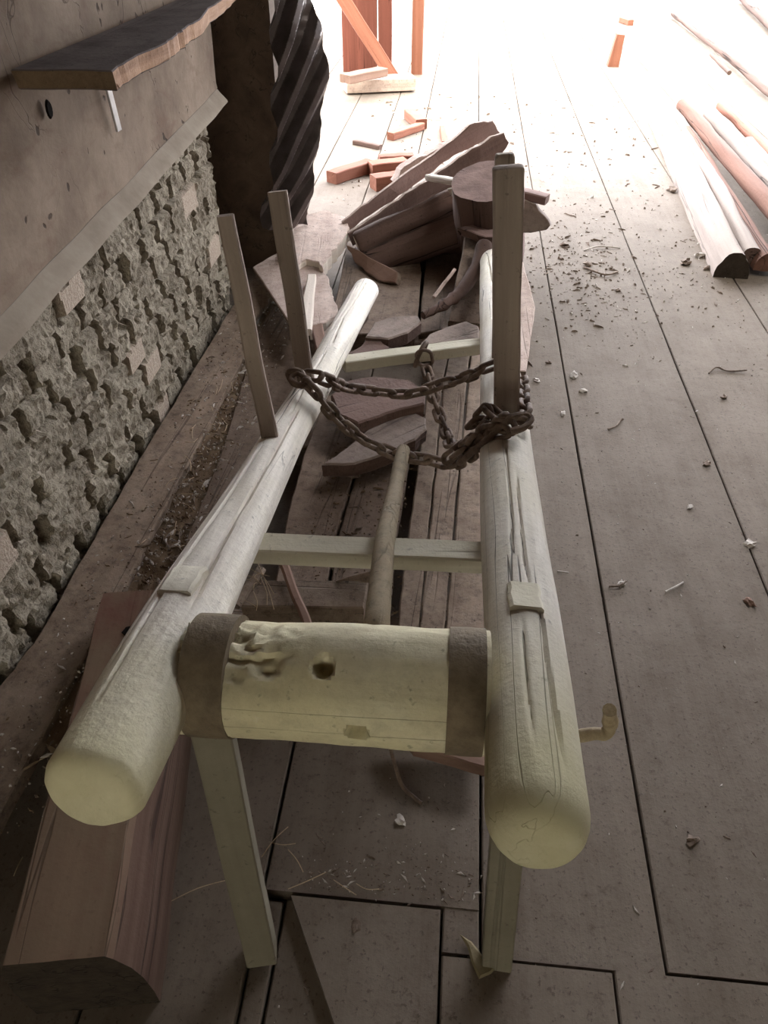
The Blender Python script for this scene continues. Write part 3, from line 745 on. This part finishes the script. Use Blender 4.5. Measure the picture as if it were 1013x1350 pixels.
poly('log', [PY(640, 266, 2.86), PY(690, 262, 2.85), PY(706, 269, 2.83), PY(718, 284, 2.82), PY(726, 297, 2.81), PY(721, 303, 2.81), PY(700, 307, 2.81), PY(640, 307, 2.83)], .11, M['slabwood'], M['bark'], jag=.003, label='split log end sticking out right of the thick stake', cat='log')
poly('board', [PZ(672, 345, .05), PZ(690, 345, .05), PZ(706, 404, .05), PZ(694, 489, .05), PZ(676, 489, .05)], .045, M['pale'], M['darkbrown'], jag=.002, along=Vector((0, 1, 0)), label='pale dusty board end lying on the floor just outside the right rail', cat='board')
beam('batten', PY(640, 243, 2.95), PY(722, 263, 2.86), .05, .03, M['pile'], label='thin batten sticking out right above the split log end', cat='batten')
beam('log', PZ(470, 345, .06), PZ(640, 335, .06), .16, .1, M['bark'], M['pile'], shape='round', jit=.008, label='dark log lying in the hollow beneath the heap', cat='log')
beam('log', PY(520, 310, 3.0), PY(690, 300, 2.95), .26, .24, M['bark'], M['pile'], shape='round', jit=.01, label='thick dark log at the back carrying the heap', cat='log')

# ------------------------------------------------------------------ rubble by the sheet
def rub(name, px, z, th, label, mat='pale', edge='fresh', **k):
    zs = z if isinstance(z, (list, tuple)) else [z] * len(px)
    return poly(name, [PZ(x, y, q) for (x, y), q in zip(px, zs)], th, M[mat], M[edge], label=label, cat='board', **k)
rub('board', [(366, 338), (384, 304), (402, 284), (430, 277), (455, 285), (461, 300), (450, 318), (432, 340), (426, 352), (420, 345), (404, 342), (392, 350)], .19, .05, 'pale rubble board with broken rim in front of the corrugated sheet', jag=.006, sub=5)
rub('board', [(392, 352), (404, 344), (426, 352), (434, 372), (440, 395), (447, 414), (430, 424), (408, 430), (400, 400)], .17, .05, 'pale broken board between the second stake and the heap hollow', jag=.005, sub=5)
rub('board', [(333, 352), (352, 340), (372, 330), (408, 418), (404, 446), (384, 428)], [.16, .17, .17, .2, .2, .2], .016, 'thin tilted board behind the two left stakes', 'pale', 'brown', jag=.002)
rub('board', [(318, 392), (338, 360), (362, 386), (350, 402), (330, 425)], .13, .02, 'small dusty board end at the foot of the wall', 'brown', 'brown')
beam('batten', PZ(402, 438, .2), PZ(411, 364, .19), .04, .02, M['fresh'], s1=.75, label='white batten standing out right behind the second left stake', cat='batten')
beam('batten', PZ(430, 492, .15), PZ(416, 420, .16), .035, .02, M['pink'], label='small reddish batten beside the far part of the left rail', cat='batten')
rub('board', [(424, 440), (446, 412), (470, 402), (486, 412), (458, 448)], .16, .025, 'grey board end tucked under the far end of the left rail', 'slabwood', 'bark')
# corrugated sheet leaning by the wall
def sheet():
    left = [(346, 302), (350, 270), (360, 225), (362, 150), (362, 60), (357, 0), (352, -60), (345, -130)]
    right = [(404, 290), (407, 278), (412, 240), (416, 205), (421, 165), (429, 122), (431, 95), (425, 50), (409, 0), (400, -60), (392, -130)]
    def at(c, y):
        for (x0, y0), (x1, y1) in zip(c, c[1:]):
            if y0 >= y >= y1: return x0 + (x1 - x0) * (y0 - y) / (y0 - y1)
        return c[0][0] if y > c[0][1] else c[-1][0]
    H, Wd, pitch = 210, 36, .178; verts = []; faces = []
    nrm = Vector((.55, -.83, 0)).normalized()
    for i in range(H + 1):
        y = 300 - 425 * i / H
        a, b = PY(at(left, y), y, 2.70), PY(at(right, y) + 2.5 * noise.noise(Vector((y * .07, 0, 0))), y, 2.80)
        for k in range(Wd + 1):
            u = k / Wd; p = a.lerp(b, u)
            ph = ((p.z - 1.9 * (p - a).length) / pitch) % 1.0
            trap = max(-1, min(1, (abs(ph - .5) * 4 - 1) * 2.0))
            verts.append(p + nrm * ((.032 - .02 * u) * trap) + Vector((0, .03 * u * u, 0)))
    for i in range(H):
        for k in range(Wd):
            q = i * (Wd + 1) + k; faces.append((q, q + 1, q + Wd + 2, q + Wd + 1))
    lo = min(v.z for v in verts); c = Vector((verts[0].x, verts[0].y, 0))
    me = bpy.data.meshes.new('m'); me.from_pydata([v - c - Vector((0, 0, lo - .01)) * 0 for v in verts], [], faces)
    o = link('corrugated_sheet', me, M['sheet'], Matrix.Translation(c), smooth=False)
    md = o.modifiers.new('thickness', 'SOLIDIFY'); md.thickness = .0025
    return tag(o, 'upright corrugated metal sheet standing against the far end of the left wall', 'metal sheet')
sheet()

# ------------------------------------------------------------------ wall shelf
def shelf():
    zt = .96; a = PZ(15, 92, zt); a.x = WX + .004
    root = empty('wall_shelf', Vector((WX, 1.6, zt - .03)), 'broken grimy board shelf on a metal bracket high on the left wall', 'shelf')
    edge = [(148, 94), (163, 84), (175, 76), (190, 68), (205, 62), (220, 55), (233, 45), (245, 36), (255, 30), (268, 20), (280, 8), (290, 0), (305, -12), (320, -30)]
    pts = [a] + [PZ(x, y, zt) for x, y in edge]
    pts += [Vector((WX + .004, pts[-1].y + .02, zt))]
    poly('board', pts, .03, M['shelfwood'], M['brokenwood'], root, jag=.004, sub=4, along=Vector((0, 1, 0)), bev=.002)
    sh = root.children[0]; sh.data.materials.append(M['dirt'])
    for p in sh.data.polygons:
        if (sh.matrix_basis.to_3x3() @ p.normal).y < -.8: p.material_index = 2
    b = PX(158, 172, WX + .006)
    y = b.y
    beam('bracket', Vector((WX + .004, y, b.z)), Vector((WX + .004, y - .02, zt - .02)), .015, .006, M['bracket'], parent=root, side=Vector((.3, 1, 0)), ch=.001, jit=0, wob=0)['label'] = 'bright steel bracket strip on the wall'
    e = PZ(284, 16, zt - .03)
    beam('bracket', Vector((WX, e.y, zt - .03)), PZ(287, 19, zt - .04), .012, .007, M['bracket'], parent=root, ch=.001, jit=0, wob=0)
shelf()
# dark hole in the plaster, drawn as a flat black disc
h = PX(64, 144, WX - .004)
me = loft([(0, 1, 0, 0), (.003, .8, 0, 0)], [(.011 * math.cos(i * .524), .016 * math.sin(i * .524)) for i in range(12)], capmat=0)
tag(link('plaster_hole', me, M['black'], Matrix.Translation(h) @ Matrix.Rotation(-math.pi / 2, 4, 'Z')), 'dark round hole in the stained plaster below the shelf', 'hole')

# ------------------------------------------------------------------ poles on the right
PG = 'poles stacked along the right side'
def pole(a, b, z, w, t, mat, label, shape='round', end=None, jit=.006, zb=None, bow=0):
    return beam('pole', PZ(*a, z), PZ(*b, z if zb is None else zb), w, t, M[mat], M[end or mat], shape=shape, jit=jit, wob=.012, seg=26, bow=bow, label=label, cat='pole', group=PG)
pole((968, 350), (872, 150), .05, .13, .1, 'greypole', 'pale half round log nearest on the floor at the right with a dark end', 'half', 'darkend')
pole((994, 338), (896, 160), .06, .07, .07, 'greypole', 'thin pale pole behind the nearest half round log', 'round', 'bark')
pole((1013, 345), (905, 175), .06, .09, .07, 'pole', 'reddish brown rough board pole second from the floor edge', 'half')
pole((1040, 300), (900, 138), .1, .075, .075, 'pole', 'brown knotted pole lying on top of the pole stack', 'round')
pole((1060, 290), (935, 150), .08, .07, .07, 'greypole', 'grey pole right of the knotted brown pole', 'round')
pole((1060, 250), (950, 138), .08, .05, .05, 'orange', 'thin orange pole further right in the pole stack', 'round')
pole((1060, 275), (985, 190), .06, .08, .08, 'greypole', 'pale pole between the thin orange pole and the grey one', 'round')
pole((1040, 140), (888, 18), .045, .05, .05, 'bark', 'long thin dark pole high at the right edge', 'round')
pole((1040, 55), (978, -4), .06, .08, .08, 'bark', 'dark pole end in the far upper right corner', 'round')
beam('stick', PZ(938, 72, .05), PZ(962, 96, .05), .03, .03, M['bark'], shape='round', label='short dark stick beyond the long dark pole', cat='stick')

# ------------------------------------------------------------------ far end
FY = 6.75
for (x0, x1, yb, lb) in ((459, 499, 92, 'wide brown fence board left of the gap'), (501, 518, 92, 'brown fence board right of the gap'), (451, 457, 97, 'thin sliver of fence board at the left')):
    a, b = PZ(x0, yb, 0), PZ(x1, yb, 0); a.y = b.y = FY
    w = b.x - a.x; c = (a + b) / 2
    beam('fence_board', c, c + Vector((0, 0, 2.2)), w, .03, M['fence'], side=Vector((1, 0, 0)), ch=.004, label=lb, cat='board', group='fence boards at the far end')
c = PZ(550, 97, 0)
beam('post', c, c + Vector((0, 0, 2.2)), .085, .085, M['orange'], side=Vector((1, 0, 0)), label='slim orange brown post standing right of the fence boards', cat='post')
c = PZ(808, 87, 0)
beam('post', c, c + Vector((.02, 0, .22)), .09, .09, M['orange'], side=Vector((1, 0, 0)), s1=.7, label='orange post cut short where glare hides its top, alone on the bright far floor', cat='post')  # post shape cut short where glare bleaches out its upper part
pa, pb = PZ(526, 114, 0), PY(440, -25, 6.5)
pb = PY(446, -12, 6.35)
beam('batten', pa, pa + (pb - pa) * 1.15, .09, .04, M['orange'], side=Vector((1, .2, .5)), label='long orange batten leaning diagonally before the fence boards', cat='batten')
beam('plank', PZ(455, 112, .05), PZ(545, 108, .05), .16, .08, M['pale'], label='pale plank lying at the foot of the fence boards', cat='plank')
beam('plank', PZ(455, 104, .14), PZ(505, 94, .14), .1, .05, M['pink'], label='brown plank on top of the pale plank by the fence', cat='plank')
far = [((540, 150), (556, 164), .07, 'orange', 'short orange scrap bent toward the far floor middle'), ((556, 166), (515, 180), .05, 'orange', 'thin orange scrap pointing left on the bright floor'),
       ((467, 187), (502, 194), .03, 'bark', 'dark twig like stick lying on the bright floor'), ((583, 168), (586, 189), .03, 'orange', 'small upright orange chip just behind the heap'),
       ((437, 234), (488, 218), .07, 'orange', 'orange scrap batten left of the heap'), ((488, 223), (535, 218), .08, 'orange', 'orange batten nearest the pale slab'),
       ((492, 241), (528, 236), .08, 'orange', 'short orange block tucked beside the topmost slab'), ((500, 211), (545, 209), .06, 'orange', 'dark edged orange offcut farthest of the scraps'),
       ((820, 26), (832, 30), .06, 'orange', 'tiny orange scrap far beyond the cut short post')]
for a, b, w, mt, lb in far:
    beam('wood_scrap', PZ(*a, w * .4), PZ(*b, w * .4), w, w * .8, M[mat] if False else M[mt], label=lb, cat='wood scrap', group='wood scraps on the far floor')

# ------------------------------------------------------------------ small things on the floor
clods = [(757, 494, .013, 'clod', 'largest pale plaster crumb beside the first floor seam'), (708, 501, .008, 'clod', 'pale crumb on the floor right of the chain'), (770, 515, .009, 'clod', 'flat pale crumb below the largest one'),
         (743, 545, .008, 'clod', 'whitish crumb touching the first floor seam'), (955, 523, .009, 'crumb', 'dark clod alone on the right floor board'), (932, 611, .009, 'crumb', 'dark tipped clod left of the second floor seam'),
         (990, 717, .010, 'clod', 'whitish crumb sitting in the second floor seam'), (988, 793, .009, 'pink', 'reddish crumb at the right picture edge'), (724, 478, .006, 'crumb', 'small black clod above the pale crumb'),
         (910, 668, .007, 'clod', 'thin pale crumb on the middle floor board'), (820, 769, .008, 'clod', 'grey crumb pair on the board right of the rail'), (913, 1108, .008, 'crumb', 'small dark clod on the near right boards'),
         (528, 1082, .008, 'clod', 'pale chip on the floor below the drum'), (470, 1222, .008, 'crumb', 'dark clod at the front board joint'), (745, 322, .014, 'crumb', 'dark leaf clump near the half round log end'),
         (775, 348, .014, 'crumb', 'dark clump on the litter by the first seam'), (905, 345, .018, 'crumb', 'dark clod left of the pale half log'), (932, 353, .012, 'crumb', 'small dark clod touching the half log end'),
         (886, 250, .02, 'crumb', 'dark clod on the bright boards before the poles'), (815, 382, .010, 'crumb', 'dark flat crumb on the bluish floor'), (924, 336, .016, 'clod', 'pale clod close to the left side of the half round log')]
for x, y, r, mt, lb in clods:
    o = link('clod', lump_mesh(r, (1.35, .85, .6), 2, .9), M[mt], Matrix.Translation(PZ(x, y, r * .45)) @ Matrix.Rotation(random.random() * 6, 4, 'Z'))
    tag(o, lb, 'clod', 'clods on the floor boards')
twigs = [([(935, 492), (945, 484), (960, 489), (985, 488)], .003, 'forked twig across the second board right'), ([(802, 566), (812, 562), (818, 555), (822, 552)], .003, 'curled pale twig on the middle board'),
         ([(878, 780), (890, 774), (901, 768)], .0025, 'straight straw on the board right of the crank pin'), ([(735, 753), (750, 755)], .002, 'tiny straw near the right rail'), ([(803, 773), (816, 772), (826, 766)], .003, 'curled shaving beside the first seam'),
         ([(770, 330), (790, 325), (818, 327)], .0025, 'thin stalk lying in the litter'), ([(770, 352), (798, 362), (815, 358)], .004, 'dark twig below the litter band')]
for pp, r, lb in twigs:
    tube('twig', smooth_path([PZ(x, y, r * 1.1 + .004 * (i % 2)) for i, (x, y) in enumerate(pp)], 4), r, M['clod'] if r < .003 else M['crumb'], jit=.4, n=6, label=lb, cat='twig', group='twigs on the floor boards')
tube('wire', smooth_path([PZ(512, 975, .12), PZ(520, 1005, .05), PZ(530, 1035, .012), PZ(545, 1050, .005), PZ(556, 1059, .004)], 5), .0035, M['chain'], n=8, label='bent dark wire hanging below the drum to the floor', cat='wire')
poly('wood_chip', [PZ(x, y, .009) for x, y in ((606, 1230), (622, 1240), (640, 1262), (655, 1275), (648, 1283), (632, 1290), (622, 1268))], .006, M['leaf'], wav=0, label='yellowish splinter on the floor beside the right leg', cat='wood chip')
lst = [(380, 1172, 430, 1150), (440, 1160, 470, 1180), (222, 1190, 300, 1160), (345, 1130, 380, 1090), (400, 1150, 380, 1120), (470, 1165, 500, 1172), (355, 1110, 390, 1112), (75, 1000, 50, 1003), (18, 1155, 30, 1130)]
def strands(name, segs, z, label, r=.0008):
    bm = bmesh.new()
    for (a, b, c, d) in segs:
        zz = z if not callable(z) else z(a)
        P = smooth_path([PZ(a, b, zz), PZ((a + c) / 2 + random.uniform(-4, 4), (b + d) / 2 + random.uniform(-4, 4), zz + .006), PZ(c, d, zz)], 4)
        me = tube_mesh(P, r, 4); bm.from_mesh(me); bpy.data.meshes.remove(me)
    me = bpy.data.meshes.new('m'); bm.to_mesh(me); bm.free()
    return tag(link(name, me, M['straw']), label, 'straw', kind='stuff')
strands('straw', lst, .004, 'dry straw strands on the dark floor below the drum')
seg2 = []
for i in range(26):
    t = random.random(); x = 190 + 130 * t + random.uniform(-22, 22); y = 740 - 250 * t + random.uniform(-30, 30); a = random.random() * 6.3; l = random.uniform(6, 24)
    seg2.append((x, y, x + l * math.cos(a), y + l * math.sin(a)))
strands('chaff_straw', seg2, .116, 'dry straw strands on the soil and plank left of the rail')
seg3 = [(random.uniform(315, 345), random.uniform(740, 800), random.uniform(320, 370), random.uniform(740, 810)) for _ in range(10)]
strands('nest_straw', seg3, .155, 'dry straw tangle behind the left drum end')

def crumbs(name, spots, mats, label, flake=.5):
    bm = bmesh.new()
    for (p, r) in spots:
        a = random.random() * 6.28; e = random.uniform(.4, 1) if random.random() < .7 else random.uniform(1.5, 3.5)
        hh = r * random.uniform(.3, .9)
        pts = [(math.cos(a + k * 1.57 + random.uniform(-.4, .4)) * r * (e if k % 2 == 0 else .7), math.sin(a + k * 1.57 + random.uniform(-.4, .4)) * r * (e if k % 2 == 0 else .7)) for k in range(4)]
        b = [bm.verts.new((p.x + x, p.y + y, p.z - .001)) for x, y in pts]
        t = [bm.verts.new((p.x + x * .6, p.y + y * .6, p.z + hh * random.uniform(.6, 1.3))) for x, y in pts]
        f = [bm.faces.new(t)] + [bm.faces.new((b[k], b[(k + 1) % 4], t[(k + 1) % 4], t[k])) for k in range(4)]
        mi = random.randrange(len(mats))
        for q in f: q.material_index = mi
    bmesh.ops.recalc_face_normals(bm, faces=bm.faces)
    me = bpy.data.meshes.new('m'); bm.to_mesh(me); bm.free()
    return tag(link(name, me, mats, smooth=False), label, 'debris', kind='stuff')
sp = []
for i in range(3000):
    x, y = random.uniform(-.2, 1.6), random.uniform(.3, 4.2)
    sp.append((Vector((x, y, 0)), random.choice([.0010, .0012, .0015, .0018, .002, .003])))
for i in range(800):
    x = random.uniform(.25, 1.05) if i % 2 else random.gauss(.5, .12); y = random.gauss(2.98, .3)
    sp.append((Vector((x, y, 0)), random.choice([.002, .003, .004, .005, .008])))
for i in range(240):
    x = random.uniform(-.2, .1); y = .52 + abs(random.gauss(0, .05))
    sp.append((Vector((x, y, 0)), random.choice([.0012, .002, .003])))
for i in range(400):
    sp.append((Vector((random.uniform(-.6, 1.1), random.uniform(3.6, 6), 0)), random.choice([.004, .006, .012])))
crumbs('floor_crumbs', sp, [M['crumb'], M['crumb'], M['clod']], 'dirt crumbs and leaf litter scattered over the floor boards')
sp = []
for i in range(1600):
    y = random.uniform(.5, 2.4); x = random.uniform(-.70, -.52 + .02 * y)
    sp.append((Vector((x, y, Z1)), random.choice([.0012, .0018, .0025, .004])))
for i in range(900):
    p = PZ(190 + 140 * (i / 900) + random.uniform(-40, 40), 760 - 290 * (i / 900) + random.uniform(-20, 20), .1)
    if p.x > -.62: sp.append((p, random.choice([.0015, .0025, .004, .006])))
crumbs('plank_crumbs', sp, [M['crumb'], M['dirt'], M['clod']], 'dirt crumbs scattered on the plank along the wall')
sp = []
for i in range(1500):
    p = PZ(random.uniform(395, 645), random.uniform(500, 830), ZB + .004)
    if p.x < .1 and p.x > -.28: sp.append((p, random.choice([.0012, .0018, .0025, .004])))
crumbs('board_crumbs', sp, [M['crumb'], M['dirt']], 'dirt crumbs scattered on the boards between the rails')

# ------------------------------------------------------------------ light
w = bpy.data.worlds.new('sky'); SC.world = w; w.use_nodes = True
nt = w.node_tree; bg = nt.nodes['Background']
tc = nt.nodes.new('ShaderNodeTexCoord'); sx = nt.nodes.new('ShaderNodeSeparateXYZ'); nt.links.new(tc.outputs['Generated'], sx.inputs[0])
mr = nt.nodes.new('ShaderNodeMapRange'); mr.inputs[1].default_value = -.35; mr.inputs[2].default_value = .25
nt.links.new(sx.outputs['Y'], mr.inputs[0])
mx = nt.nodes.new('ShaderNodeMix'); mx.data_type = 'RGBA'; nt.links.new(mr.outputs[0], mx.inputs[0])
BACK, FRONT = 7.8, 16.5
mx.inputs[6].default_value = (1.0 * BACK, .97 * BACK, .82 * BACK, 1)     # dimmer warm fill added behind, to light the front faces
mx.inputs[7].default_value = (.92 * FRONT, .945 * FRONT, 1.0 * FRONT, 1)  # bright overcast sky ahead
nt.links.new(mx.outputs[2], bg.inputs[0]); bg.inputs[1].default_value = 1.0
SC.view_settings.view_transform = 'Standard'
SC.view_settings.look = 'None'
SC.view_settings.gamma = 1
SC.view_settings.use_curve_mapping = False
SC.view_settings.exposure = 0.0
